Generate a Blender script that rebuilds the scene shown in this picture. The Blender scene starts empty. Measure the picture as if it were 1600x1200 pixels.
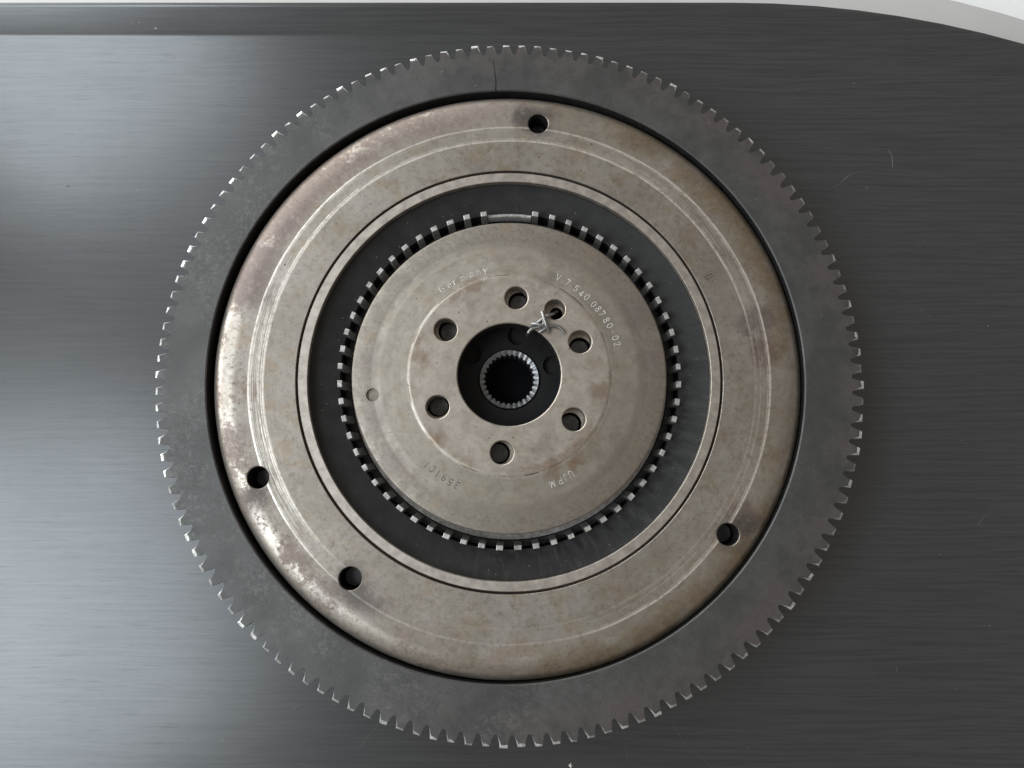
import bpy, bmesh, math, random
from mathutils import Vector, Matrix
R_ = math.radians
random.seed(7)
MM = 0.001
sc = bpy.context.scene
C = sc.collection

# ------------------------------------------------------------------ camera
cam_d = bpy.data.cameras.new('camera')
cam = bpy.data.objects.new('camera', cam_d); C.objects.link(cam)
cam_d.sensor_width = 36.0
cam_d.lens = 36.0 * 1202.0 / 1600.0
cam_d.clip_start = 0.01; cam_d.clip_end = 20.0
cam.location = (0.0011, -0.04225, 0.300)
cam.rotation_euler = (R_(7.35), 0, 0)
sc.camera = cam

# ------------------------------------------------------------------ light
w = bpy.data.worlds.new('World'); sc.world = w; w.use_nodes = True
w.node_tree.nodes['Background'].inputs[0].default_value = (1.0, 0.935, 0.875, 1)
w.node_tree.nodes['Background'].inputs[1].default_value = 0.345

def area(name, loc, target, sx, sy, energy, col):
    l = bpy.data.lights.new(name, 'AREA'); l.shape = 'RECTANGLE'; l.size = sx; l.size_y = sy
    l.energy = energy; l.color = col
    o = bpy.data.objects.new(name, l); C.objects.link(o); o.location = loc
    d = Vector(target) - Vector(loc)
    o.rotation_euler = d.to_track_quat('-Z', 'Y').to_euler()
    return o
area('low_window_light', (-0.88, 0.67, 0.24), (0.0, 0.0, 0.10), 2.1, 0.46, 20, (0.97, 0.99, 1.0))
area('side_window_light', (-1.02, -0.33, 1.20), (0, 0, 0), 0.75, 0.85, 15, (0.82, 0.92, 1.0))
area('side_window_light', (-0.88, 0.78, 1.15), (-0.1, 0, 0), 0.55, 0.42, 6.8, (0.82, 0.92, 1.0))

vs = sc.view_settings
vs.view_transform = 'Standard'; vs.look = 'None'; vs.exposure = 0.0; vs.gamma = 1.0
vs.use_curve_mapping = False
sc.cycles.use_denoising = True
sc.cycles.max_bounces = 8

# ------------------------------------------------------------------ node helper
class NT:
    def __init__(s, name, ref=None):
        s.m = bpy.data.materials.new(name); s.m.use_nodes = True
        s.t = s.m.node_tree; s.n = s.t.nodes; s.l = s.t.links
        s.b = s.n['Principled BSDF']; s.ref = ref
        tc = s.n.new('ShaderNodeTexCoord')
        if ref: tc.object = ref
        mp = s.n.new('ShaderNodeVectorMath'); mp.operation = 'SCALE'
        mp.inputs['Scale'].default_value = 1000.0
        s.l.new(tc.outputs['Object'], mp.inputs[0]); s.P = mp.outputs[0]      # millimetres
        sp = s.n.new('ShaderNodeSeparateXYZ'); s.l.new(s.P, sp.inputs[0])
        s.x, s.y, s.z = sp.outputs
    def put(s, sock, v):
        if isinstance(v, (int, float)):
            sock.default_value = v
        elif isinstance(v, (tuple, list)):
            if len(v) == 3 and sock.type == 'RGBA': v = (*v, 1)
            sock.default_value = v
        else: s.l.new(v, sock)
    def M(s, op, a, b=0.0, c=None, clamp=False):
        n = s.n.new('ShaderNodeMath'); n.operation = op; n.use_clamp = clamp
        s.put(n.inputs[0], a); s.put(n.inputs[1], b)
        if c is not None: s.put(n.inputs[2], c)
        return n.outputs[0]
    def add(s, a, b): return s.M('ADD', a, b)
    def mul(s, *a):
        o = a[0]
        for b in a[1:]: o = s.M('MULTIPLY', o, b)
        return o
    def vec(s, x, y, z=0.0):
        n = s.n.new('ShaderNodeCombineXYZ')
        for i, v in enumerate((x, y, z)): s.put(n.inputs[i], v)
        return n.outputs[0]
    def noise(s, v, scale, detail=4.0, rough=0.55, dist=0.0):
        n = s.n.new('ShaderNodeTexNoise'); s.put(n.inputs['Vector'], v)
        n.inputs['Scale'].default_value = scale; n.inputs['Detail'].default_value = detail
        n.inputs['Roughness'].default_value = rough; n.inputs['Distortion'].default_value = dist
        return n.outputs[0]
    def ss(s, v, a, b):                                   # smoothstep a..b -> 0..1 (a > b inverts)
        n = s.n.new('ShaderNodeMapRange'); n.interpolation_type = 'SMOOTHSTEP'
        s.put(n.inputs[0], v)
        if a < b:
            vals = (a, b, 0.0, 1.0)
        else:
            vals = (b, a, 1.0, 0.0)
        for i, q in enumerate(vals): n.inputs[i + 1].default_value = q
        return n.outputs[0]
    def mix(s, f, a, b):
        n = s.n.new('ShaderNodeMix'); n.data_type = 'RGBA'
        s.put(n.inputs[0], f); s.put(n.inputs[6], a); s.put(n.inputs[7], b)
        return n.outputs[2]
    def mixf(s, f, a, b):
        n = s.n.new('ShaderNodeMix'); n.data_type = 'FLOAT'
        s.put(n.inputs[0], f); s.put(n.inputs[2], a); s.put(n.inputs[3], b)
        return n.outputs[0]
    def radius(s):
        return s.M('SQRT', s.add(s.mul(s.x, s.x), s.mul(s.y, s.y)))
    def spot(s, px, py, rad, soft, nz, amp):              # ragged blotch at a place on the part
        dx = s.M('SUBTRACT', s.x, px); dy = s.M('SUBTRACT', s.y, py)
        d = s.M('SQRT', s.add(s.mul(dx, dx), s.mul(dy, dy)))
        d = s.add(d, s.mul(s.M('SUBTRACT', nz, 0.5), amp))
        return s.ss(d, rad + soft, rad - soft)
    def bump(s, h, strength, dist):
        n = s.n.new('ShaderNodeBump'); n.inputs['Strength'].default_value = strength
        n.inputs['Distance'].default_value = dist * MM
        s.put(n.inputs['Height'], h); s.l.new(n.outputs[0], s.b.inputs['Normal'])
    def out(s, col=None, rough=None, metal=None, spec=None):
        if col is not None: s.put(s.b.inputs['Base Color'], col)
        if rough is not None: s.put(s.b.inputs['Roughness'], rough)
        if metal is not None: s.put(s.b.inputs['Metallic'], metal)
        if spec is not None: s.put(s.b.inputs['Specular IOR Level'], spec)
        return s.m

# ------------------------------------------------------------------ mesh helpers
def empty(name, loc=(0, 0, 0)):
    o = bpy.data.objects.new(name, None); o.empty_display_size = 0.02
    o.location = loc; C.objects.link(o); return o
def tag(o, label=None, cat=None, group=None, kind=None):
    if label: o['label'] = label
    if cat: o['category'] = cat
    if group: o['group'] = group
    if kind: o['kind'] = kind
    return o
def mesh_from(name, verts, faces, mats, fm=None, angle=30, recalc=True):
    me = bpy.data.meshes.new(name)
    me.from_pydata([tuple(c * MM for c in v) for v in verts], [], faces)
    if recalc:
        bm = bmesh.new(); bm.from_mesh(me)
        bmesh.ops.recalc_face_normals(bm, faces=bm.faces[:]); bm.to_mesh(me); bm.free()
    for m in mats: me.materials.append(m)
    if fm:
        for p, i in zip(me.polygons, fm): p.material_index = i
    for p in me.polygons: p.use_smooth = True
    me.set_sharp_from_angle(angle=R_(angle))
    return me
def obj(name, me, parent=None):
    o = bpy.data.objects.new(name, me); C.objects.link(o); o.parent = parent; return o
def lathe_data(profile, seg=256, centre=None):
    """closed ring: profile is a closed loop of (r, z)"""
    v, f = [], []; n = len(profile)
    for i in range(seg):
        a = 2 * math.pi * i / seg
        for k, (r, z) in enumerate(profile):
            ox, oy = centre[k] if centre else (0, 0)
            v.append((r * math.cos(a) + ox, r * math.sin(a) + oy, z))
    for i in range(seg):
        j = (i + 1) % seg
        for k in range(n):
            q = (k + 1) % n
            f.append((i * n + k, j * n + k, j * n + q, i * n + q))
    return v, f
def lathe(name, profile, mat, parent, seg=256, angle=30):
    v, f = lathe_data(profile, seg)
    return obj(name, mesh_from(name, v, f, [mat] if not isinstance(mat, list) else mat, angle=angle), parent)
def disc_data(r, z0, z1, seg=192):
    v = [(r * math.cos(2 * math.pi * i / seg), r * math.sin(2 * math.pi * i / seg), z) for z in (z0, z1) for i in range(seg)]
    f = [tuple(range(seg - 1, -1, -1)), tuple(range(seg, 2 * seg))]
    f += [(i, (i + 1) % seg, seg + (i + 1) % seg, seg + i) for i in range(seg)]
    return v, f
def cylinders(specs, seg=40):
    """joined cutters: (x, y, r0, r1, z0, z1): radius r0 at z0 and r1 at z1"""
    v, f = [], []
    for (x, y, r0, r1, z0, z1) in specs:
        b = len(v)
        for r, z in ((r0, z0), (r1, z1)):
            v += [(x + r * math.cos(2 * math.pi * i / seg), y + r * math.sin(2 * math.pi * i / seg), z) for i in range(seg)]
        f.append(tuple(b + i for i in range(seg - 1, -1, -1))); f.append(tuple(b + seg + i for i in range(seg)))
        f += [(b + i, b + (i + 1) % seg, b + seg + (i + 1) % seg, b + seg + i) for i in range(seg)]
    return v, f
def cut(o, cuts, angle=30):
    """bore real holes into a part"""
    mats = list(o.data.materials)
    for spec in cuts:
        v, f = cylinders(spec)
        c = obj('cutter', mesh_from('cutter', v, f, mats[:1]), o.parent); bpy.context.view_layer.update()
        m = o.modifiers.new('bore', 'BOOLEAN'); m.object = c; m.operation = 'DIFFERENCE'; m.solver = 'EXACT'
        dg = bpy.context.evaluated_depsgraph_get()
        me = bpy.data.meshes.new_from_object(o.evaluated_get(dg))
        o.modifiers.clear(); old = o.data; o.data = me
        bpy.data.meshes.remove(old)
        cm = c.data; bpy.data.objects.remove(c); bpy.data.meshes.remove(cm)
    for p in o.data.polygons: p.use_smooth = True
    o.data.set_sharp_from_angle(angle=R_(angle))
def pol(r, deg): return (r * math.cos(R_(deg)), r * math.sin(R_(deg)))
def catmull(p, n=8):
    q = [p[0]] + list(p) + [p[-1]]; out = []
    for i in range(1, len(q) - 2):
        a, b, c, d = (Vector(k) for k in q[i - 1:i + 3])
        for s in range(n):
            t = s / n
            out.append(0.5 * ((2 * b) + (c - a) * t + (2 * a - 5 * b + 4 * c - d) * t * t + (3 * b - a - 3 * c + d) * t ** 3))
    out.append(Vector(p[-1])); return out
def tube_data(path, r, seg=12):
    pts = [Vector(p) for p in path]; v, f = [], []; prev = None
    for i, p in enumerate(pts):
        t = (pts[min(i + 1, len(pts) - 1)] - pts[max(i - 1, 0)]).normalized()
        n = prev if prev else t.orthogonal()
        n = (n - t * n.dot(t)).normalized(); prev = n; b = t.cross(n)
        rr = r(i / (len(pts) - 1)) if callable(r) else r
        v += [tuple(p + (n * math.cos(2 * math.pi * k / seg) + b * math.sin(2 * math.pi * k / seg)) * rr) for k in range(seg)]
    for i in range(len(pts) - 1):
        f += [(i * seg + k, i * seg + (k + 1) % seg, (i + 1) * seg + (k + 1) % seg, (i + 1) * seg + k) for k in range(seg)]
    f.append(tuple(range(seg - 1, -1, -1))); e = (len(pts) - 1) * seg; f.append(tuple(range(e, e + seg)))
    return v, f

# ------------------------------------------------------------------ things
TABLE_Z = -24.0
fly = empty('flywheel', (0, 0, TABLE_Z * MM))
tag(fly, 'worn steel dual mass flywheel with toothed ring gear lying flat on the dark table', 'flywheel')
table = empty('table', (0, 0, TABLE_Z * MM))
tag(table, 'dark wood grain table top with curved corner under the flywheel', 'table')
OZ = -TABLE_Z                                     # parts are modelled with the wheel face at z = 0

# ------------------------------------------------------------------ materials
def steel_plate():
    n = NT('worn_plate_steel', fly); r = n.radius(); P = n.P
    dirx = n.M('DIVIDE', n.x, r); diry = n.M('DIVIDE', n.y, r); D = n.vec(dirx, diry)
    big = n.noise(P, 0.035, 5, 0.6); mid = n.noise(P, 0.16, 6, 0.62); fine = n.noise(P, 0.9, 5, 0.65)
    col = n.mix(n.ss(big, 0.35, 0.65), (0.256, 0.242, 0.221), (0.320, 0.310, 0.294))
    col = n.mix(n.mul(n.ss(mid, 0.45, 0.75), 0.45), col, (0.192, 0.176, 0.154))
    # faint turning marks round the axis
    turn = n.noise(n.vec(n.mul(r, 1.0), n.mul(dirx, 1.5), n.mul(diry, 1.5)), 2.2, 3, 0.6)
    col = n.mix(n.mul(n.ss(turn, 0.4, 0.7), 0.22), col, (0.211, 0.198, 0.182))
    # yellow brown heat and grease staining towards the rim, mostly on the right
    rim = n.mul(n.ss(n.add(r, n.mul(mid, 6.0)), 104, 112), n.ss(n.noise(P, 0.05, 3), 0.36, 0.6))
    side = n.ss(n.add(dirx, n.mul(diry, -0.15)), -0.35, 0.5)
    col = n.mix(n.mul(rim, side, 0.75), col, (0.211, 0.168, 0.106))
    tan = n.mul(n.ss(n.noise(P, 0.09, 8, 0.7), 0.50, 0.64), 0.65)
    col = n.mix(tan, col, (0.256, 0.211, 0.160))
    # flaked oxide patina on the shoulder, left half
    fl = n.noise(P, 0.55, 10, 0.82); lo = n.noise(P, 0.06, 3, 0.6)
    pat = n.ss(n.add(n.add(fl, n.mul(n.ss(diry, 0.05, 0.4), 0.16)), n.mul(n.M('SUBTRACT', lo, 0.5), 1.1)), 0.44, 0.64)
    pat = n.mul(pat, n.ss(r, 101.5, 107), n.ss(dirx, 0.25, -0.35))
    bare_lit = n.mul(n.ss(r, 107.5, 110), n.ss(dirx, 0.0, -0.75), n.M('SUBTRACT', 1.0, pat))  # unflaked steel on the left shoulder, its window highlight painted into the colour
    col = n.mix(n.mul(bare_lit, 0.6), col, (0.54, 0.52, 0.49))
    col = n.mix(n.mul(pat, 0.8), col, (0.205, 0.168, 0.155))
    spk = n.mul(n.ss(n.noise(P, 1.1, 6, 0.75), 0.55, 0.66), n.ss(n.add(r, n.mul(mid, 8)), 106, 110), n.ss(dirx, 0.4, -0.5), n.ss(lo, 0.36, 0.55))
    col = n.mix(n.mul(spk, 0.75), col, (0.09, 0.075, 0.068))
    # purple grey oxide blotches
    for (px, py, rad, a) in ((-103, 36, 9, .7), (-97, 48, 6, .5), (99, 23, 6.5, .75), (101, 14, 5, .6), (93, 20, 4, .6),
                             (-103, -24, 4, .5), (-98.5, -49, 5, .75), (7, 108, 4.5, .85), (13, 106.5, 5, .6), (91, -56, 6, .8),
                             (-55, -85, 6, .55), (-68, -84, 5.5, .5), (-47, -88, 4, .5), (-91, 60, 5, .4)):
        col = n.mix(n.mul(n.spot(px, py, rad, 2.6, mid, 14), a), col, (0.17, 0.145, 0.145))
    for (px, py, rad, a) in ((-97.5, -47.5, 4.5, .7), (-96.8, -40, 6.2, .4), (-58, -84, 5.0, .7), (-52, -88, 4.0, .5), (90.5, -58, 4.2, .7), (5, 108.2, 3.4, .65), (10, 107.6, 3.8, .65), (12, 104.4, 6.0, .45), (84, -61.7, 6.2, .45), (-60.5, -78.3, 6.3, .45)):
        col = n.mix(n.mul(n.spot(px, py, rad, 2.2, fine, 5), a), col, (0.085, 0.08, 0.078))
    for (px, py, rad, a) in ((101, 8, 5.5, .55), (-101, -6.5, 3.5, .6)):
        col = n.mix(n.mul(n.spot(px, py, rad, 1.8, fine, 6), a), col, (0.160, 0.106, 0.083))
    # pits
    pit = n.mul(n.ss(n.noise(P, 0.55, 2, 0.5), 0.735, 0.76), n.ss(big, 0.35, 0.6))
    col = n.mix(n.mul(pit, 0.85), col, (0.05, 0.045, 0.04))
    # rubbed circular tracks
    wob = n.mul(n.M('SUBTRACT', n.noise(D, 2.0, 2), 0.5), 1.3)
    rw = n.add(r, wob)
    def line(r0, wd): return n.ss(n.M('ABSOLUTE', n.M('SUBTRACT', rw, r0)), wd, wd * 0.35)
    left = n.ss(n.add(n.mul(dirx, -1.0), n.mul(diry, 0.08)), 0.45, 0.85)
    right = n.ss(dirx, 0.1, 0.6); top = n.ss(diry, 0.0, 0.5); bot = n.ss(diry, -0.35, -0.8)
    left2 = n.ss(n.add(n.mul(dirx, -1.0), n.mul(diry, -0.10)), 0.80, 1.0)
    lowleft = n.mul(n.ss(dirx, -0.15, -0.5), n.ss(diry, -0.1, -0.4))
    brk = n.ss(n.noise(n.vec(n.mul(dirx, 9), n.mul(diry, 9), n.mul(r, 0.9)), 1.0, 4, 0.7), 0.36, 0.52)
    # grain along the track: fine lines in r, slow in angle
    gr = n.noise(n.vec(n.mul(r, 2.6), n.mul(dirx, 3), n.mul(diry, 3)), 1.0, 5, 0.75)
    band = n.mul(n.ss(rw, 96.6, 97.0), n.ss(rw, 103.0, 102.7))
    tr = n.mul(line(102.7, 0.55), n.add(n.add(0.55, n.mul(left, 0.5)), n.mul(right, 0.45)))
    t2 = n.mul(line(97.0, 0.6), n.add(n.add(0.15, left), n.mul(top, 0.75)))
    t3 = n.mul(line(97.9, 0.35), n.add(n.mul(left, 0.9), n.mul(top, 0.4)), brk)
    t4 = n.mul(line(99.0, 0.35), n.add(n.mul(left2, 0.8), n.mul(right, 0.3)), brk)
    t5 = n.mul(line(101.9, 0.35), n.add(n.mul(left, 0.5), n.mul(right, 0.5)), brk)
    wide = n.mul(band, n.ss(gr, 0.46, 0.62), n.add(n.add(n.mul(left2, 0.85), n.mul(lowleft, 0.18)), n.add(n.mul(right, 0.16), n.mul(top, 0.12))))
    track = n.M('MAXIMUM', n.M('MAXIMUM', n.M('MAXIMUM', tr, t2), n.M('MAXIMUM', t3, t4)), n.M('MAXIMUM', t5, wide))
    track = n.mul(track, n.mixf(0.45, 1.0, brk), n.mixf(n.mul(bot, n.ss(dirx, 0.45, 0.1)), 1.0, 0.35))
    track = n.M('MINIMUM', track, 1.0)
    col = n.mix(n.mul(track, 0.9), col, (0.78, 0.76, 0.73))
    g_lo = n.noise(P, 0.05, 3, 0.6)
    crisp = n.mul(n.ss(n.noise(P, 0.33, 10, 0.8), 0.515, 0.57), n.ss(g_lo, 0.40, 0.60))
    col = n.mix(n.mul(crisp, 0.36), col, (0.15, 0.118, 0.092))
    pale = n.mul(n.ss(n.noise(n.vec(n.add(n.x, 71.0), n.y, 9.0), 0.30, 9, 0.75), 0.53, 0.60), 0.22)
    col = n.mix(pale, col, (0.40, 0.375, 0.345))
    mott = n.noise(P, 0.42, 9, 0.74)
    col = n.mix(n.mul(n.ss(mott, 0.49, 0.67), 0.46), col, (0.135, 0.118, 0.10))
    tn = n.n.new('ShaderNodeMix'); tn.data_type = 'RGBA'; tn.blend_type = 'MULTIPLY'
    tn.inputs[0].default_value = 1.0; n.put(tn.inputs[6], col); n.put(tn.inputs[7], (1.10, 1.035, 0.955)); col = tn.outputs[2]
    rough = n.mixf(n.ss(mid, 0.35, 0.7), 0.40, 0.54)
    rough = n.mixf(n.mul(bare_lit, 0.8), rough, 0.36); rough = n.mixf(pat, rough, 0.6); rough = n.mixf(n.mul(track, 0.8), rough, 0.30)
    n.bump(n.add(n.mul(fine, 0.5), n.add(n.mul(turn, 0.35), n.mul(gr, n.mul(band, 0.6)))), 0.22, 0.25)
    return n.out(col, rough, n.mixf(pat, 0.80, 0.55), 0.5)

def steel_hub():
    n = NT('worn_hub_steel', fly); r = n.radius(); P = n.P
    dirx = n.M('DIVIDE', n.x, r); diry = n.M('DIVIDE', n.y, r)
    big = n.noise(P, 0.04, 4, 0.6); mid = n.noise(P, 0.2, 6, 0.62); fine = n.noise(P, 1.3, 5, 0.65)
    col = n.mix(n.ss(big, 0.3, 0.7), (0.348, 0.329, 0.296), (0.400, 0.381, 0.348))
    turn = n.noise(n.vec(n.mul(r, 1.6), n.mul(dirx, 1.6), n.mul(diry, 1.6)), 1.0, 4, 0.65)
    col = n.mix(n.mul(n.ss(turn, 0.42, 0.7), 0.3), col, (0.259, 0.240, 0.211))
    # lighter machined boss, duller ring round it
    zone = n.ss(n.add(r, n.mul(n.M('SUBTRACT', mid, 0.5), 2.0)), 41.0, 38.6)
    col = n.mix(n.mul(zone, 0.55), col, (0.455, 0.425, 0.40))
    dull = n.mul(n.ss(r, 39.8, 41.5), n.ss(n.add(n.mul(dirx, 0.6), n.mul(diry, -0.5)), -0.9, 0.8))
    col = n.mix(n.mul(dull, 0.5), col, (0.24, 0.222, 0.19))
    # handled, greasier outer band
    outer = n.ss(n.add(r, n.mul(mid, 5)), 51.5, 56)
    col = n.mix(n.mul(outer, n.ss(mid, 0.30, 0.62), 0.62), col, (0.200, 0.185, 0.167))
    sp = n.mul(n.ss(n.noise(P, 0.75, 8, 0.8), 0.50, 0.60), n.ss(n.add(r, n.mul(mid, 6)), 54, 60))
    col = n.mix(n.mul(sp, 0.62), col, (0.17, 0.16, 0.15))
    # brown stains where the boss steps down
    ed = n.mul(n.ss(n.M('ABSOLUTE', n.M('SUBTRACT', n.add(r, n.mul(fine, 3.4)), 39.6)), 2.2, 0.1), n.mixf(0.6, 1.0, n.ss(n.noise(P, 0.6, 8, 0.8), 0.40, 0.62)))
    col = n.mix(n.mul(ed, n.ss(n.noise(P, 0.07, 3), 0.46, 0.6), 0.75), col, (0.222, 0.152, 0.092))
    seam = n.ss(n.M('ABSOLUTE', n.M('SUBTRACT', n.add(r, n.mul(n.M('SUBTRACT', fine, 0.5), 0.5)), 39.75)), 0.34, 0.1)
    seam = n.mul(seam, n.ss(n.noise(P, 0.075, 4, 0.6), 0.47, 0.56))
    col = n.mix(n.mul(seam, 0.85), col, (0.10, 0.07, 0.05))
    tan = n.ss(n.noise(P, 0.11, 5, 0.6), 0.54, 0.70)
    col = n.mix(n.mul(tan, 0.45), col, (0.311, 0.252, 0.185))
    # grey bruises
    for (px, py, rad, a) in ((50, 24, 6, .55), (55, 6, 5, .45), (-52, -16, 5, .45), (-55, 4, 4.5, .4), (-45, -35, 5, .45),
                             (20, 49, 6, .35), (-15, 24, 3, .35), (13, -30, 5, .3), (16, 37, 4, .4), (40, -30, 7, .35)):
        col = n.mix(n.mul(n.spot(px, py, rad, 3.0, mid, 16), a), col, (0.22, 0.20, 0.20))
    for (px, py, rad, a) in ((24, -36, 2.6, .55), (17, -37, 3.2, .5), (27, -33, 2, .45), (36, -7, 3.6, .5), (-36, 7, 3, .5), (-27, -26, 3, .4), (-14, 36, 3, .45)):
        col = n.mix(n.mul(n.spot(px, py, rad, 1.8, mid, 9), a), col, (0.222, 0.148, 0.096))
    pit = n.ss(n.noise(P, 0.62, 2, 0.5), 0.735, 0.76)
    col = n.mix(n.mul(pit, 0.7), col, (0.08, 0.06, 0.05))
    # hairline scuffs
    sc1 = n.noise(n.vec(n.mul(n.add(n.x, n.y), 0.12), n.mul(n.M('SUBTRACT', n.x, n.y), 1.5)), 1.0, 5, 0.75)
    col = n.mix(n.mul(n.ss(sc1, 0.60, 0.70), 0.28), col, (0.185, 0.167, 0.148))
    g_lo = n.noise(P, 0.05, 3, 0.6)
    crisp = n.mul(n.ss(n.noise(P, 0.33, 10, 0.8), 0.515, 0.57), n.ss(g_lo, 0.40, 0.60))
    col = n.mix(n.mul(crisp, 0.16), col, (0.15, 0.118, 0.092))
    pale = n.mul(n.ss(n.noise(n.vec(n.add(n.x, 71.0), n.y, 9.0), 0.30, 9, 0.75), 0.53, 0.60), 0.14)
    col = n.mix(pale, col, (0.40, 0.375, 0.345))
    mott = n.noise(P, 0.42, 9, 0.74)
    col = n.mix(n.mul(n.ss(mott, 0.50, 0.68), 0.32), col, (0.135, 0.118, 0.10))
    tn = n.n.new('ShaderNodeMix'); tn.data_type = 'RGBA'; tn.blend_type = 'MULTIPLY'
    tn.inputs[0].default_value = 1.0; n.put(tn.inputs[6], col); n.put(tn.inputs[7], (1.02, 0.965, 0.895)); col = tn.outputs[2]
    hv = n.noise(n.vec(n.mul(n.x, 0.9), n.mul(n.y, 0.16), 5.0), 1.0, 6, 0.8)
    col = n.mix(n.mul(n.ss(hv, 0.64, 0.70), n.ss(r, 44, 52), 0.5), col, (0.10, 0.09, 0.085))
    rough = n.mixf(n.ss(mid, 0.35, 0.7), 0.40, 0.54)
    n.bump(n.add(n.mul(fine, 0.5), n.mul(turn, 0.3)), 0.16, 0.2)
    return n.out(col, rough, 0.80, 0.5)

def gear_steel():
    n = NT('oxidised_gear_steel', fly); r = n.radius(); P = n.P
    dirx = n.M('DIVIDE', n.x, r); diry = n.M('DIVIDE', n.y, r)
    big = n.noise(P, 0.045, 4, 0.6); mid = n.noise(P, 0.18, 6, 0.65); fine = n.noise(P, 1.0, 5, 0.65)
    col = n.mix(n.ss(big, 0.35, 0.65), (0.070, 0.0685, 0.066), (0.094, 0.0915, 0.088))
    red = n.mul(n.ss(n.add(r, n.mul(mid, 7)), 128.5, 134), n.ss(big, 0.40, 0.58), n.ss(dirx, -0.5, 0.3))
    col = n.mix(n.mul(red, 0.5), col, (0.112, 0.085, 0.075))
    wear = n.mul(n.ss(n.noise(P, 0.5, 10, 0.85), 0.47, 0.62), n.ss(n.noise(P, 0.05, 3), 0.38, 0.6), n.ss(n.add(dirx, n.mul(diry, 0.4)), 0.2, -0.4))
    col = n.mix(n.mul(wear, 0.5), col, (0.19, 0.185, 0.172))
    spk = n.ss(n.noise(P, 0.42, 5, 0.7), 0.58, 0.66)
    col = n.mix(n.mul(spk, 0.35), col, (0.060, 0.059, 0.056))
    grain = n.noise(P, 1.6, 6, 0.8)
    col = n.mix(n.mul(n.ss(grain, 0.52, 0.66), 0.35), col, (0.145, 0.14, 0.132))
    col = n.mix(n.mul(n.ss(grain, 0.46, 0.36), 0.4), col, (0.045, 0.043, 0.041))
    scuff = n.mul(n.ss(n.noise(P, 0.3, 9, 0.8), 0.635, 0.68), 0.55)
    col = n.mix(scuff, col, (0.34, 0.33, 0.32))
    rough = n.mixf(n.ss(mid, 0.3, 0.7), 0.42, 0.58)
    n.bump(n.add(n.mul(fine, 0.5), n.mul(mid, 0.5)), 0.2, 0.3)
    return n.out(col, rough, 0.5, 0.4)

def simple(name, col, rough, metal=0.0, spec=0.5, var=0.25, scale=0.4, bump=0.1, r=None):
    n = NT(name, r or fly)
    a = n.noise(n.P, scale, 5, 0.65); b = n.noise(n.P, scale * 5, 3, 0.6)
    dark = tuple(c * (1 - var) for c in col); lite = tuple(min(1, c * (1 + var)) for c in col)
    c = n.mix(n.ss(a, 0.3, 0.7), dark, lite)
    n.bump(b, bump, 0.15)
    return n.out(c, n.mixf(a, max(0.05, rough - 0.1), min(1, rough + 0.1)), metal, spec)

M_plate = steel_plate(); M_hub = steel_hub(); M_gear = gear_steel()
M_bare = simple('bare_tooth_steel', (0.56, 0.55, 0.53), 0.38, 0.55, var=0.4, scale=0.9)
M_tip = simple('rubbed_tip_steel', (0.52, 0.51, 0.49), 0.36, 0.7, var=0.3, scale=0.5)
M_lip = simple('machined_lip_steel', (0.44, 0.395, 0.345), 0.44, 0.85, var=0.16, scale=0.25)
def trough_paint():
    n = NT('dusty_shaded_black_paint', fly); r = n.radius()
    dx = n.M('DIVIDE', n.x, r); dy = n.M('DIVIDE', n.y, r)
    a = n.noise(n.P, 0.12, 6, 0.7)
    col = n.mix(n.ss(a, 0.3, 0.7), (0.016, 0.0152, 0.0145), (0.026, 0.0248, 0.0236))
    rad = n.noise(n.vec(n.mul(dx, 30), n.mul(dy, 30), n.mul(r, 0.10)), 1.0, 4, 0.65)  # radial streaks: dust smears plus tooth shadows painted into the colour
    side = n.ss(n.add(dx, n.mul(dy, -0.9)), 0.1, 1.1)
    col = n.mix(n.mul(n.ss(rad, 0.48, 0.68), side, 0.45), col, (0.055, 0.052, 0.049))
    sm = n.mul(n.ss(n.noise(n.P, 0.28, 8, 0.75), 0.58, 0.70), 0.5)
    col = n.mix(sm, col, (0.055, 0.052, 0.048))
    n.bump(n.noise(n.P, 1.2, 4, 0.6), 0.12, 0.15)
    return n.out(col, n.mixf(a, 0.5, 0.66), 0.0, 0.25)
M_blackpaint = trough_paint()
M_oxide = simple('black_oxide', (0.016, 0.015, 0.014), 0.7, 0.1, 0.25)
M_void = simple('unlit_bore_black', (0.004, 0.004, 0.005), 0.9, 0.0, 0.1)  # near-black colour stands in for the shade deep inside the bore
M_groove = simple('grimy_groove', (0.055, 0.043, 0.033), 0.75, 0.2, 0.3)
M_trig = simple('trigger_ring_steel', (0.38, 0.375, 0.36), 0.42, 0.75, var=0.3, scale=0.5)
M_dark = simple('dark_inner_steel', (0.045, 0.044, 0.045), 0.45, 0.4, 0.5, var=0.3)
M_inner = simple('black_inner_plate', (0.010, 0.0095, 0.0095), 0.55, 0.2, 0.3, var=0.3)
M_bolt = simple('dark_bolt_seat', (0.10, 0.098, 0.095), 0.42, 0.6, var=0.3)
M_spline = simple('spline_steel', (0.20, 0.20, 0.20), 0.36, 0.8, var=0.4, scale=0.6)
M_wire = simple('galvanised_wire', (0.26, 0.255, 0.245), 0.34, 0.95, var=0.2, scale=1.2)
M_grime = simple('stamp_grime', (0.07, 0.06, 0.05), 0.8, 0.0, 0.2)
M_stroke_lit = simple('stamp_lit_edge', (0.78, 0.76, 0.72), 0.45, 0.15, var=0.05)  # pale strip painted as the lit side of each engraved stroke

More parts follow.
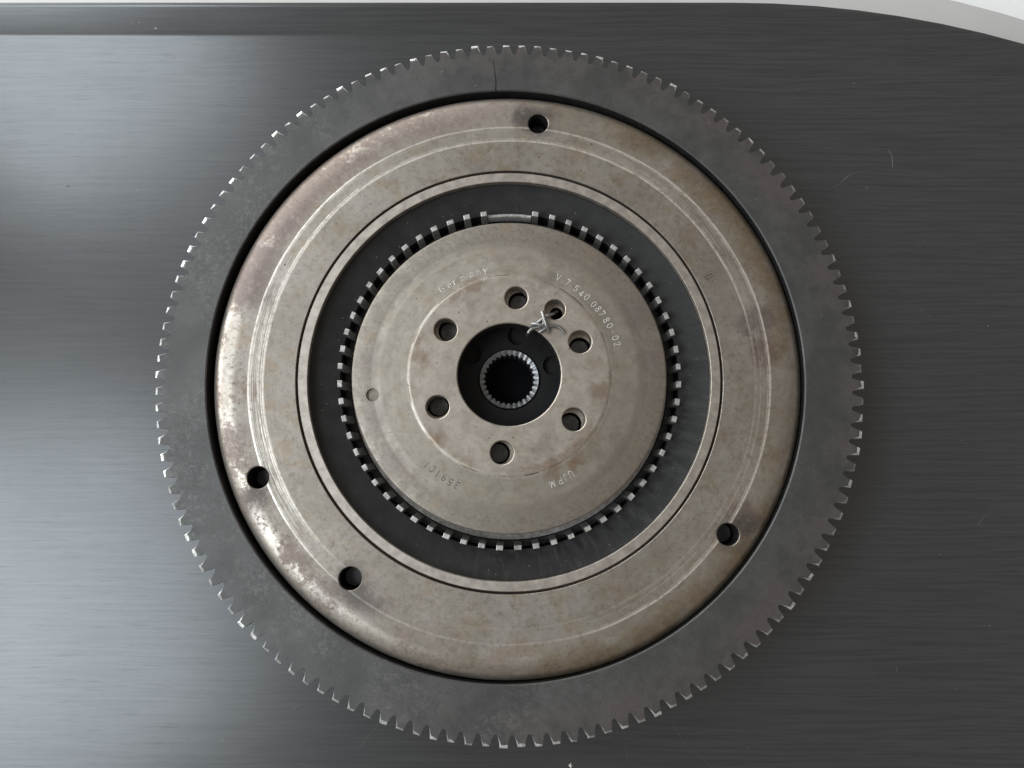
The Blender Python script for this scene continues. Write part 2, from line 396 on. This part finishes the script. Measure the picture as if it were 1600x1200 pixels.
def table_wood():
    n = NT('black_brown_wood_foil', table); P = n.P
    wv = n.mul(n.M('SUBTRACT', n.noise(n.vec(n.mul(n.x, 0.010), n.mul(n.y, 0.018)), 1.0, 2), 0.5), 5.0)
    yy = n.add(n.y, wv)
    g1 = n.noise(n.vec(n.mul(n.x, 0.020), n.mul(yy, 0.78)), 1.0, 5, 0.6)
    g2 = n.noise(n.vec(n.mul(n.x, 0.09), n.mul(yy, 3.2)), 1.0, 3, 0.6)
    patch = n.noise(P, 0.012, 3, 0.5)
    col = n.mix(n.ss(g1, 0.36, 0.62), (0.0255, 0.0262, 0.0268), (0.0370, 0.0375, 0.0376))
    col = n.mix(n.mul(n.ss(g2, 0.5, 0.7), 0.2), col, (0.046, 0.0465, 0.046))
    pore = n.ss(n.noise(n.vec(n.mul(n.x, 0.075), n.mul(yy, 1.9), 3.0), 1.0, 5, 0.65), 0.56, 0.66)
    col = n.mix(n.mul(pore, 0.32), col, (0.009, 0.009, 0.0092))
    h = n.add(n.add(n.mul(g1, 0.8), n.mul(g2, 0.35)), n.mul(pore, -0.9))
    n.bump(h, 0.014, 0.3)
    rough = n.mixf(n.ss(g1, 0.35, 0.65), 0.280, 0.273)
    rough = n.add(rough, n.mul(n.M('SUBTRACT', patch, 0.5), 0.1))
    return n.out(col, n.add(rough, n.mul(pore, 0.03)), 0.0, n.mixf(pore, n.mixf(n.ss(g1, 0.35, 0.65), 0.79, 0.82), 0.70))
M_table = table_wood()
M_white = simple('white_board_lacquer', (0.50, 0.49, 0.47), 0.5, 0.0, 0.4, var=0.03, scale=0.02, bump=0.02, r=table)
M_floor = simple('pale_floor_paint', (0.86, 0.86, 0.85), 0.6, 0.0, 0.3, var=0.03, scale=0.01, bump=0.02, r=table)

# ------------------------------------------------------------------ table and floor
def racetrack(off, x0=-900.0, n=72):
    """outline of the table: straight back edge, round right end, grown by off"""
    rad = 435.0 + off; cx, cy = 100.0, -261.5
    pts = [(cx + rad * math.sin(math.pi * i / n), cy + rad * math.cos(math.pi * i / n)) for i in range(n + 1)]
    return pts + [(x0 - off, cy - rad), (x0 - off, cy + rad)]
def slab(name, rings, mat, parent, angle=20):
    """rings: list of (offset, z) from bottom to top; caps both ends"""
    v, f = [], []; n = None
    for off, z in rings:
        p = racetrack(off); n = len(p); v += [(x, y, z) for x, y in p]
    f.append(tuple(range(n - 1, -1, -1)))
    for k in range(len(rings) - 1):
        f += [(k * n + i, k * n + (i + 1) % n, (k + 1) * n + (i + 1) % n, (k + 1) * n + i) for i in range(n)]
    b = (len(rings) - 1) * n; f.append(tuple(range(b, b + n)))
    return obj(name, mesh_from(name, v, f, [mat], angle=angle), parent)
slab('table_top', [(-3, -22), (0, -19), (0, 0.2), (-0.4, 1.4), (-1.3, 2.7), (-2.6, 3.0), (-3.6, 2.9), (-14.9, 0.12), (-15.4, 0.03), (-16.0, 0)], M_table, table, angle=40)
slab('lower_board', [(30, -52), (35, -51), (35, -28), (34, -26.2), (33, -26)], M_white, table)
fl = obj('window_sill', mesh_from('window_sill', [(-900, 216, -86), (900, 80, -86), (900, 520, -86), (-900, 520, -86), (-900, 216, -116), (900, 80, -116), (900, 520, -116), (-900, 520, -116)], [(0, 1, 2, 3), (4, 5, 6, 7), (0, 1, 5, 4), (1, 2, 6, 5), (2, 3, 7, 6), (3, 0, 4, 7)], [M_floor]))
tag(fl, kind='structure')
for x in (-780, 330):
    for y in (-600, 60):
        v, f = cylinders([(x, y, 22, 30, -716, -52)], 24)
        obj('leg', mesh_from('leg', v, f, [M_white]), table)

# ------------------------------------------------------------------ flywheel body
def up(prof): return [(r, z + OZ) for r, z in prof]
# backing plate the wheel rests on
lathe('rear_plate', up([(11.6, -24), (121, -24), (122.5, -22.5), (122.5, -15.2), (11.6, -15.2)]), M_oxide, fly)

# ring gear: inner edge, teeth as sub-parts
NT_, PH = 133, 85.1
hb = 2.75; RR = 135.3; dl = math.asin(hb / RR)
ang = []
for i in range(NT_):
    c = R_(PH) + 2 * math.pi * i / NT_
    nx = c + 2 * math.pi / NT_
    ang += [c - dl, c + dl]
    for t in (1 / 3, 2 / 3): ang.append((c + dl) + t * ((nx - dl) - (c + dl)))
prof = [(118.3, -15.4), (118.3, -1.5), (118.75, -1.0), (124, -1.0), (RR, -1.0), (RR, -15.4)]
v, f, fm = [], [], []; n = len(prof)
for a in ang:
    for k, (r, z) in enumerate(prof):
        ox, oy = (-1.5, 1.0) if k < 3 else (0, 0)
        v.append((r * math.cos(a) + ox, r * math.sin(a) + oy, z + OZ))
for i in range(len(ang)):
    j = (i + 1) % len(ang)
    for k in range(n):
        q = (k + 1) % n
        f.append((i * n + k, j * n + k, j * n + q, i * n + q)); fm.append(1 if k in (0, 5) else 0)
gear = obj('ring_gear', mesh_from('ring_gear', v, f, [M_gear, M_oxide], fm), fly)
def tooth_mesh(seed):
    rnd = random.Random(seed); j = lambda s: rnd.uniform(-s, s)
    side = [(RR * math.cos(dl), hb), (135.75, 2.42), (136.5, 2.12), (137.6, 1.85), (138.9, 1.55), (140.0 + j(.22), 1.30 + j(.16))]
    low = [(x, -y) for x, y in side]                       # clockwise flank (negative y)
    outline = low + side[::-1]                             # counter-clockwise loop, base closes it
    m = len(side)
    zt, ct = -1.0, 1.05 + j(.45)
    v = [(x, y, -15.4) for x, y in outline]                  # bottom ring
    def chz(i):                                            # where the lead-in chamfer starts
        if i < m: return [0, 0, .25, .7, .95, 1.0][i] * ct  # clockwise flank
        k = 2 * m - 1 - i
        return [0, 0, 0, 0, .12, .85][k] * ct
    v += [(x, y, zt - chz(i)) for i, (x, y) in enumerate(outline)]
    top = []
    for i, (x, y) in enumerate(outline):
        k = i if i < m else 2 * m - 1 - i
        if i < m: sx, sy = [0, 0, 0, 0, -.1, -1.25][k], [0, 0, .12, .40, .62, .62][k]
        else: sx, sy = [0, 0, 0, 0, -.05, -1.05][k], [0, 0, 0, 0, 0, -.08][k]
        top.append((x + sx * (1 + j(.35)), y + sy * (1 + j(.35)), zt))
    v += top
    L = len(outline); f, fm = [], []
    for i in range(L - 1):
        f.append((i, i + 1, L + i + 1, L + i)); fm.append(1 if m - 2 <= i <= m else 0)
        f.append((L + i, L + i + 1, 2 * L + i + 1, 2 * L + i)); fm.append(1)
    f.append(tuple(range(2 * L, 3 * L))); fm.append(0)
    f.append(tuple(range(L - 1, -1, -1))); fm.append(0)
    f.append((L - 1, 0, L, 2 * L - 1)); fm.append(0)
    v = [(x, y, z + OZ) for x, y, z in v]
    return mesh_from('tooth', v, f, [M_gear, M_bare], fm, angle=35)
tm = [tooth_mesh(s) for s in range(20)]
for i in range(NT_):
    o = obj('tooth', tm[random.randrange(20)], gear)
    o.rotation_euler.z = R_(PH) + 2 * math.pi * i / NT_
# the butt weld that closes the ring
wp = catmull([(*pol(119.2, 92.75), -0.99), (*pol(124, 92.62), -0.99), (*pol(129, 92.78), -0.99), (*pol(133.2, 92.95), -0.99)], 6)
v, f = tube_data([(x, y, z + OZ) for x, y, z in wp], lambda t: 0.34 * (1 - 0.72 * t) + 0.02, 8)
v = [(x, y, OZ - 1.0 + (z - OZ + 1.0) * 0.12) for x, y, z in v]
obj('weld_seam', mesh_from('weld_seam', v, f, [M_oxide]), gear)

# cover plate with rolled shoulder and four bores
pr = [(84.2, -14), (84.2, -0.15), (84.35, 0), (84.8, 0), (107.3, 0)]
for k in range(1, 13):
    t = k / 12 * math.pi / 2
    pr.append((107.8 + 9.6 * math.sin(t), -6.2 + 6.2 * math.cos(t)))
pr.append((117.4, -14))
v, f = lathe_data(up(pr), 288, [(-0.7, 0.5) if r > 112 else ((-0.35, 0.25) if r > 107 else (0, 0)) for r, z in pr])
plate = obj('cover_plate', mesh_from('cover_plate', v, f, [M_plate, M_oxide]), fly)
H = [(*pol(105.1, 83.5), 4.1), (*pol(105.2, 202.4), 4.3), (*pol(98.95, 232.3), 4.4), (*pol(104.3, -36.3), 4.3)]
cut(plate, [[(x, y, r, r, OZ - 20, OZ + 5) for x, y, r in H],
            [(x, y, r - .1, r + 0.75, OZ - 0.45, OZ + 0.4) for x, y, r in H]])
for p in plate.data.polygons:
    c = p.center / MM
    if abs(p.normal.z) < 0.3 and any(math.hypot(c.x - x, c.y - y) < r + 0.4 for x, y, r in H): p.material_index = 1
# threads seats deep in those bores
for x, y, r in H:
    v, f = cylinders([(x, y, r - 0.9, r - 0.9, OZ - 15.1, OZ - 9 - (0 if r < 4.35 else -1))], 32)
    obj('bore_plug', mesh_from('bore_plug', v, f, [M_dark]), plate)

lathe('groove_floor', up([(83.0, -15), (84.3, -15), (84.3, -2.2), (83.0, -2.2)]), M_groove, fly)
lathe('inner_lip', up([(79.5, -15), (79.5, -0.25), (79.7, 0), (83.0, 0), (83.2, -0.2), (83.2, -15)]), M_lip, fly)
# black painted trough with its wall
lathe('trough', up([(68.0, -15), (68.0, -6.2), (68.6, -6.0), (78.6, -3.8), (79.3, -3.4), (79.42, -3.0), (79.42, -15)]), M_blackpaint, fly)

# trigger ring 60 - 2
trig = lathe('trigger_ring', up([(64.8, -15.1), (64.8, -13.6), (65.1, -13.4), (67.5, -13.4), (67.8, -13.6), (67.8, -15.1)]), M_dark, fly)
def trig_mesh(seed):
    rnd = random.Random(seed); j = lambda s: rnd.uniform(-s, s)
    hw = 1.25 + j(.16); r0, r1 = 65.9 + j(.1), 67.75 + j(.12); z1 = -0.05 + j(.3); b = .14
    lo = [(r0 - .9, -hw - .2), (r1, -hw - .2), (r1, hw + .2), (r0 - .9, hw + .2)]
    mi = [(r0, -hw), (r1, -hw), (r1, hw), (r0, hw)]
    hi = [(r0 + b, -hw + b), (r1 - b, -hw + b), (r1 - b, hw - b), (r0 + b, hw - b)]
    v = [(x, y, z + OZ) for L, z in ((lo, -13.45), (mi, -3.0), (mi, z1 - b), (hi, z1)) for x, y in L]
    f, fm = [(3, 2, 1, 0)], [0]
    for k in range(3):
        for i in range(4):
            f.append((k * 4 + i, k * 4 + (i + 1) % 4, k * 4 + 4 + (i + 1) % 4, k * 4 + 4 + i)); fm.append(1 if k == 2 else 0)
    f.append((12, 13, 14, 15)); fm.append(1)
    return mesh_from('trigger_tooth', v, f, [M_trig, M_tip], fm)
v, f = [], []
sec = [(66.0, -9), (66.0, -4.6), (66.3, -4.0), (66.9, -3.8), (67.4, -4.3), (67.5, -9)]
for i in range(13):
    a = R_(82.3 + 15.4 * i / 12)
    v += [(r * math.cos(a), r * math.sin(a), z + OZ) for r, z in sec]
for i in range(12):
    f += [(i * 6 + k, i * 6 + (k + 1) % 6, i * 6 + 6 + (k + 1) % 6, i * 6 + 6 + k) for k in range(6)]
f += [(0, 1, 2, 3, 4, 5), tuple(72 + k for k in (5, 4, 3, 2, 1, 0))]
obj('gap_bridge', mesh_from('gap_bridge', v, f, [M_bare], angle=50), trig)
gm = [trig_mesh(s) for s in range(14)]
for i in range(58):
    o = obj('trigger_tooth', gm[random.randrange(14)], trig)
    o.rotation_euler.z = R_(98.9) + R_(6.0) * i

# hub disc
hub = lathe('hub_disc', up([(20.3, -5.5), (20.3, 2.2), (20.7, 2.6), (21.2, 2.6), (38.6, 2.6), (39.2, 2.59), (39.8, 2.34), (40.2, 2.3),
                            (49.8, 2.3), (51.0, 2.24), (53.5, 1.85), (54.5, 1.8), (60.7, 1.7), (61.2, 1.6), (61.7, 1.1), (61.7, -5.5)]),
            [M_hub, M_oxide], fly, 256)
BH = [pol(30.65, 84.8 - 60 * k) for k in range(6)]
SH = pol(31.5, 55.0); PN = pol(53.9, -171.4)
cut(hub, [[(x, y, 4.6, 4.6, OZ - 8, OZ + 6) for x, y in BH] + [(SH[0], SH[1], 4.1, 4.1, OZ - 8, OZ + 6), (PN[0], PN[1], 2.6, 2.6, OZ + 0.4, OZ + 6)],
          [(x, y, 4.5, 5.15, OZ + 2.25, OZ + 2.8) for x, y in BH] + [(SH[0], SH[1], 4.0, 4.6, OZ + 2.25, OZ + 2.8)]])
for p in hub.data.polygons:
    c = p.center / MM
    if abs(p.normal.z) < 0.3 and math.hypot(c.x, c.y) < 20.5: p.material_index = 1
# flange behind the hub, its bores turned a little clockwise
fl_ = lathe('rear_flange', up([(21.5, -11), (21.5, -5.6), (48, -5.6), (48, -11)]), [M_hub, M_oxide], fly, 128)
FH = [pol(30.65, 84.8 - 2.4 - 60 * k) for k in range(6)] + [pol(32.0, 53.6)]
cut(fl_, [[(x, y, 4.4 if k < 6 else 2.6, 4.4 if k < 6 else 2.6, OZ - 14, OZ) for k, (x, y) in enumerate(FH)]])
for p in fl_.data.polygons:
    if abs(p.normal.z) < 0.3: p.material_index = 1
for x, y in FH[:6]:
    v, f = cylinders([(x, y, 4.0, 3.6, OZ - 14.9, OZ - 8.2)], 36)
    o = obj('bolt_seat', mesh_from('bolt_seat', v, f, [M_bolt]), fl_)
# pressed floor between hub and trigger ring
lathe('gap_floor', up([(48.2, -15), (48.2, -14.4), (64.6, -13.8), (64.6, -15)]), M_trig, fly)
# black plate inside the bore with relief holes, spline sleeve
ip = lathe('inner_plate', up([(12.6, -17.5), (12.6, -13.0), (27.0, -13.0), (27.0, -17.5)]), [M_inner, M_oxide], fly, 96)
cut(ip, [[(*pol(18.6, a), 3.9, 3.9, OZ - 20, OZ - 8) for a in (146, 80, 18)]])
def spline_sleeve():
    N = 30; inner = []
    for i in range(N):
        a = 2 * math.pi * i / N; p = 2 * math.pi / N
        inner += [(10.35, a - .28 * p), (10.35, a + .12 * p), (9.75, a + .24 * p), (9.75, a + .60 * p)]
    m = len(inner); v, f = [], []
    rings = []
    for (dr, z) in ((0, -21.0), (0, -13.0), (0.2, -12.75)):
        rings.append([((r + dr) * math.cos(a), (r + dr) * math.sin(a), z + OZ) for r, a in inner])
    for (R, z) in ((12.0, -11.95), (12.25, -12.25), (12.25, -21.0)):
        rings.append([(R * math.cos(a), R * math.sin(a), z + OZ) for r, a in inner])
    for q in rings: v += q
    k = len(rings)
    for s in range(k):
        t = (s + 1) % k
        f += [(s * m + i, s * m + (i + 1) % m, t * m + (i + 1) % m, t * m + i) for i in range(m)]
    return mesh_from('spline_sleeve', v, f, [M_spline])
obj('spline_sleeve', spline_sleeve(), fly)
v, f = disc_data(11.0, OZ - 23.9, OZ - 23.0, 48)
obj('bore_cap', mesh_from('bore_cap', v, f, [M_void]), fly)

# ------------------------------------------------------------------ stamped writing
S = {
 'G': [[(.58, .82), (.45, .98), (.2, .98), (.04, .8), (.04, .2), (.2, .02), (.45, .02), (.58, .2), (.58, .46), (.36, .46)]],
 'e': [[(.06, .34), (.54, .36), (.5, .56), (.3, .64), (.1, .54), (.04, .3), (.14, .06), (.34, .0), (.52, .1)]],
 'r': [[(.12, .62), (.12, .0)], [(.12, .42), (.26, .6), (.46, .62)]],
 'm': [[(.0, .62), (.0, .0)], [(.0, .46), (.14, .62), (.28, .5), (.28, .0)], [(.28, .5), (.46, .62), (.6, .48), (.6, .0)]],
 'a': [[(.1, .54), (.28, .64), (.48, .54), (.5, .0)], [(.5, .36), (.22, .34), (.06, .16), (.2, .0), (.48, .12)]],
 'n': [[(.08, .62), (.08, .0)], [(.08, .44), (.26, .62), (.46, .54), (.5, .0)]],
 'y': [[(.06, .62), (.28, .04)], [(.52, .62), (.28, .04), (.14, -.28)]],
 'V': [[(.0, 1.), (.3, .0), (.6, 1.)]], '7': [[(.02, .98), (.56, .98), (.2, .0)]],
 '5': [[(.54, .98), (.12, .98), (.08, .56), (.36, .62), (.56, .42), (.5, .1), (.26, .0), (.04, .12)]],
 '4': [[(.4, .0), (.4, 1.), (.02, .3), (.58, .3)]],
 '0': [[(.3, .0), (.08, .16), (.04, .5), (.08, .84), (.3, 1.), (.52, .84), (.56, .5), (.52, .16), (.3, .0)]],
 '8': [[(.3, .54), (.1, .7), (.12, .92), (.3, 1.), (.48, .92), (.5, .7), (.3, .54), (.06, .36), (.06, .1), (.3, .0), (.54, .1), (.54, .36), (.3, .54)]],
 '-': [[(.1, .48), (.5, .48)]], '2': [[(.06, .8), (.2, .98), (.44, .98), (.54, .76), (.04, .02), (.56, .02)]],
 '3': [[(.06, .9), (.3, 1.), (.52, .86), (.48, .62), (.26, .54), (.52, .42), (.56, .16), (.3, .0), (.04, .12)]],
 '9': [[(.52, .62), (.3, .44), (.08, .6), (.1, .9), (.32, 1.), (.52, .86), (.54, .5), (.44, .1), (.2, .0)]],
 '1': [[(.14, .78), (.34, 1.), (.34, .0)]],
 'C': [[(.56, .84), (.4, 1.), (.18, .98), (.04, .78), (.04, .22), (.18, .02), (.4, .0), (.56, .16)]],
 'U': [[(.04, 1.), (.04, .22), (.18, .0), (.42, .0), (.56, .22), (.56, 1.)]],
 'J': [[(.44, 1.), (.44, .2), (.28, .0), (.08, .14)]],
 'P': [[(.06, .0), (.06, 1.), (.42, 1.), (.56, .84), (.5, .56), (.06, .5)]],
 'M': [[(.0, .0), (.06, 1.), (.34, .2), (.62, 1.), (.68, .0)]],
 'D': [[(.06, .0), (.06, 1.), (.36, 1.), (.56, .8), (.56, .2), (.36, .0), (.06, .0)]],
}
def ribbon(v, f, fm, pts, wd, z, mi):
    """a shallow ridge along a stroke, triangular in section"""
    for a, b in zip(pts[:-1], pts[1:]):
        a = Vector(a); b = Vector(b); d = b - a
        if d.length < 1e-6: continue
        d.normalize(); nn = Vector((-d.y, d.x)) * wd; a = a - d * wd * .5; b = b + d * wd * .5
        k = len(v)
        for p in (a, b):
            v += [(p.x + nn.x, p.y + nn.y, z), (p.x, p.y, z + wd * .8), (p.x - nn.x, p.y - nn.y, z)]
        f += [(k, k + 3, k + 4, k + 1), (k + 1, k + 4, k + 5, k + 2)]; fm += [mi, mi]
def stamp(name, chars, size, z, parent, dark, bright, off=(0.10, -0.10)):
    v, f, fm = [], [], []
    for ch, r, deg in chars:
        a = R_(deg); cx, cy = pol(r, deg)
        rx, ry = math.sin(a), -math.cos(a)                 # reading direction, clockwise
        ux, uy = math.cos(a), math.sin(a)                  # outwards
        for st in S[ch]:
            pts = [(cx + ((px - .3) * rx + (py - .5) * ux) * size, cy + ((px - .3) * ry + (py - .5) * uy) * size) for px, py in st]
            if dark: ribbon(v, f, fm, pts, dark, z, 0)
            if bright:
                for sgi in range(len(pts) - 1):
                    ribbon(v, f, fm, [(pts[sgi][0] + off[0], pts[sgi][1] + off[1]), (pts[sgi + 1][0] + off[0], pts[sgi + 1][1] + off[1])], bright, z + .002, 1)
    o = obj(name, mesh_from(name, v, f, [M_grime, M_stroke_lit], fm, recalc=False), parent)
    return o
zt = OZ + 2.3
stamp('stamped_lettering', [('G', 43.6, 128.2), ('e', 43.35, 123.7), ('r', 43.35, 120.3), ('m', 43.3, 115.8), ('a', 43.3, 110.7), ('n', 43.35, 106.7), ('y', 43.4, 102.9)], 2.7, zt, hub, 0.10, 0.14)
stamp('stamped_lettering', [('V', 43.5, 63.5), ('7', 43.6, 57.9), ('5', 43.5, 52.5), ('4', 43.2, 48.7), ('0', 43.6, 45.3), ('0', 43.6, 40.1), ('8', 43.8, 36.8), ('7', 44.0, 33.6), ('8', 44.0, 29.6), ('0', 44.1, 26.2), ('-', 44.0, 22.9), ('0', 44.1, 19.3), ('2', 44.0, 15.9)], 2.5, zt, hub, 0.10, 0.13)
stamp('stamped_lettering', [('3', 47.5, -114.9), ('5', 47.5, -118.4), ('9', 47.3, -121.8), ('1', 47.3, -125.2), ('C', 47.2, -128.6), ('1', 47.3, -131.9)], 2.6, zt, hub, 0.16, 0.08)
stamp('stamped_lettering', [('U', 45.4, -58.6), ('J', 45.4, -61.7), ('P', 45.5, -64.6), ('M', 45.4, -68.6)], 2.6, zt, hub, 0.09, 0.12)
stamp('stamped_letter', [('D', 89.2, 26.5)], 2.9, OZ, plate, 0.16, 0)

# ------------------------------------------------------------------ tie wire
wire = empty('tie_wire', (0.0142, 0.0195, 0.0032))
tag(wire, 'short twisted piece of silver wire tied through the small hole by the central bore', 'wire')
def strand(pts, r=0.50):
    r *= 1.38
    ox, oy, oz = 14.2, 19.5, 3.2
    v, f = tube_data([(p.x - ox, p.y - oy, p.z - oz) for p in catmull(pts, 8)], r, 12)
    return obj('strand', mesh_from('strand', v, f, [M_wire], angle=50), wire)
strand([(19.11, 26.14, -3.0), (17.57, 24.35, 1.5), (15.44, 23.14, 3.5), (13.42, 21.96, 3.6), (11.66, 20.61, 3.3), (10.15, 19.4, 3.15), (8.5, 18.9, 3.2)], 0.48)
strand([(12.97, 24.48, 3.7), (13.63, 22.13, 4.7), (14.49, 19.32, 4.7), (15.52, 16.46, 3.4)], 0.58)
strand([(7.17, 15.66, -1.5), (7.39, 16.11, 2.8), (8.38, 17.27, 3.4), (10.14, 18.18, 3.3), (12.15, 18.78, 3.5), (13.65, 20.0, 3.8), (13.41, 21.53, 3.8)], 0.46)
strand([(11.78, 16.31, 3.1), (13.4, 17.4, 3.4), (15.16, 18.65, 3.5), (16.93, 19.01, 3.4), (18.69, 18.8, 3.4), (20.19, 18.03, 3.4), (21.74, 16.29, 3.15)], 0.48)
strand([(8.9, 19.95, 3.3), (11.14, 19.61, 4.0), (13.14, 18.93, 4.1), (15.41, 18.25, 3.5)], 0.46)

# ------------------------------------------------------------------ scratches, crumbs and dust
M_scr = simple('pale_scratch', (0.075, 0.075, 0.072), 0.6, r=table)
M_crumb = simple('pale_crumb', (0.70, 0.67, 0.60), 0.8, r=table)
v, f, fm = [], [], []
for wd, pts in ((.16, [(64.9, -137.4), (70.8, -146.0), (76, -150.6), (84, -157)]), (.22, [(167.4, 103.9), (169.0, 101.0), (168.9, 95.6)]),
                (.20, [(142.2, 86.2), (146.0, 88.9), (149.8, 92.4), (152.7, 93.3)]), (.30, [(146.5, 89.4), (149.4, 92.0)]),
                (.14, [(194.4, -59.4), (197.9, -55.7), (200.1, -54.9)]), (.3, [(-86.5, -133.0), (-85.0, -131.2)]),
                (.12, [(174.6, 32.9), (179.3, 30.0), (182.4, 27.2)]), (.3, [(-194.5, 86.8), (-193.4, 87.4)]),
                (.12, [(156.7, -118.1), (157.3, -116.1)]), (.10, [(197.2, 5.0), (203.8, 1.7)]), (.3, [(156.2, 85.7), (157.9, 86.8)]),
                (.10, [(46.5, -146.4), (47.0, -150.1), (48.4, -153)]), (.10, [(-60.4, -148.1), (-56.6, -142.8), (-52.9, -139.1)]),
                (.10, [(120, -95), (129, -88)]), (.2, [(178, 62), (180.5, 62.3)])):
    ribbon(v, f, fm, pts, wd * .7, 0.002, 0)
o = obj('scratches', mesh_from('scratches', v, f, [M_scr], fm, recalc=False), table); tag(o, kind='stuff')
def crumbs(name, spots, parent, mat):
    v, f = [], []
    rnd = random.Random(3)
    for (x, y, z, s) in spots:
        b = len(v)
        for q in ((1, 0, 0), (-1, 0, 0), (0, 1, 0), (0, -1, 0), (0, 0, 1), (0, 0, -.3)):
            k = s * rnd.uniform(.6, 1.2); v.append((x + q[0] * k, y + q[1] * k, z + max(q[2], -.1) * k))
        f += [(b + a, b + c, b + 4) for a, c in ((0, 2), (2, 1), (1, 3), (3, 0))] + [(b + c, b + a, b + 5) for a, c in ((0, 2), (2, 1), (1, 3), (3, 0))]
    return obj(name, mesh_from(name, v, f, [mat]), parent)
sp = [(-170.4, 163.1, 1.1, .3), (-169, 163.7, 1.2, .3), (-166.7, 163.4, 1.2, .35), (-159.3, 161, .7, .65), (-131.4, 164.4, 1.3, .4),
      (187.8, 151.5, .1, .55), (199.4, 155.4, 1.8, .3), (134.5, 167.5, 1.9, .35), (24.6, -153.9, 0, .9)]
for _ in range(70):
    a = random.uniform(0, 6.28); r = random.uniform(150, 260)
    x, y = r * math.cos(a), r * math.sin(a) * .7
    if y < 150: sp.append((x, y, 0, random.uniform(.06, .16)))
for _ in range(60):
    a = random.uniform(0, 6.28); r = random.uniform(69.5, 77.5)
    sp.append((r * math.cos(a), r * math.sin(a), OZ - 6 + (r - 68.6) * 0.22, random.uniform(.06, .17)))
d = crumbs('dust', sp, None, M_crumb); d.location.z = TABLE_Z * MM
tag(d, 'pale crumbs and dust specks scattered over the table and wheel', 'dust', kind='stuff')
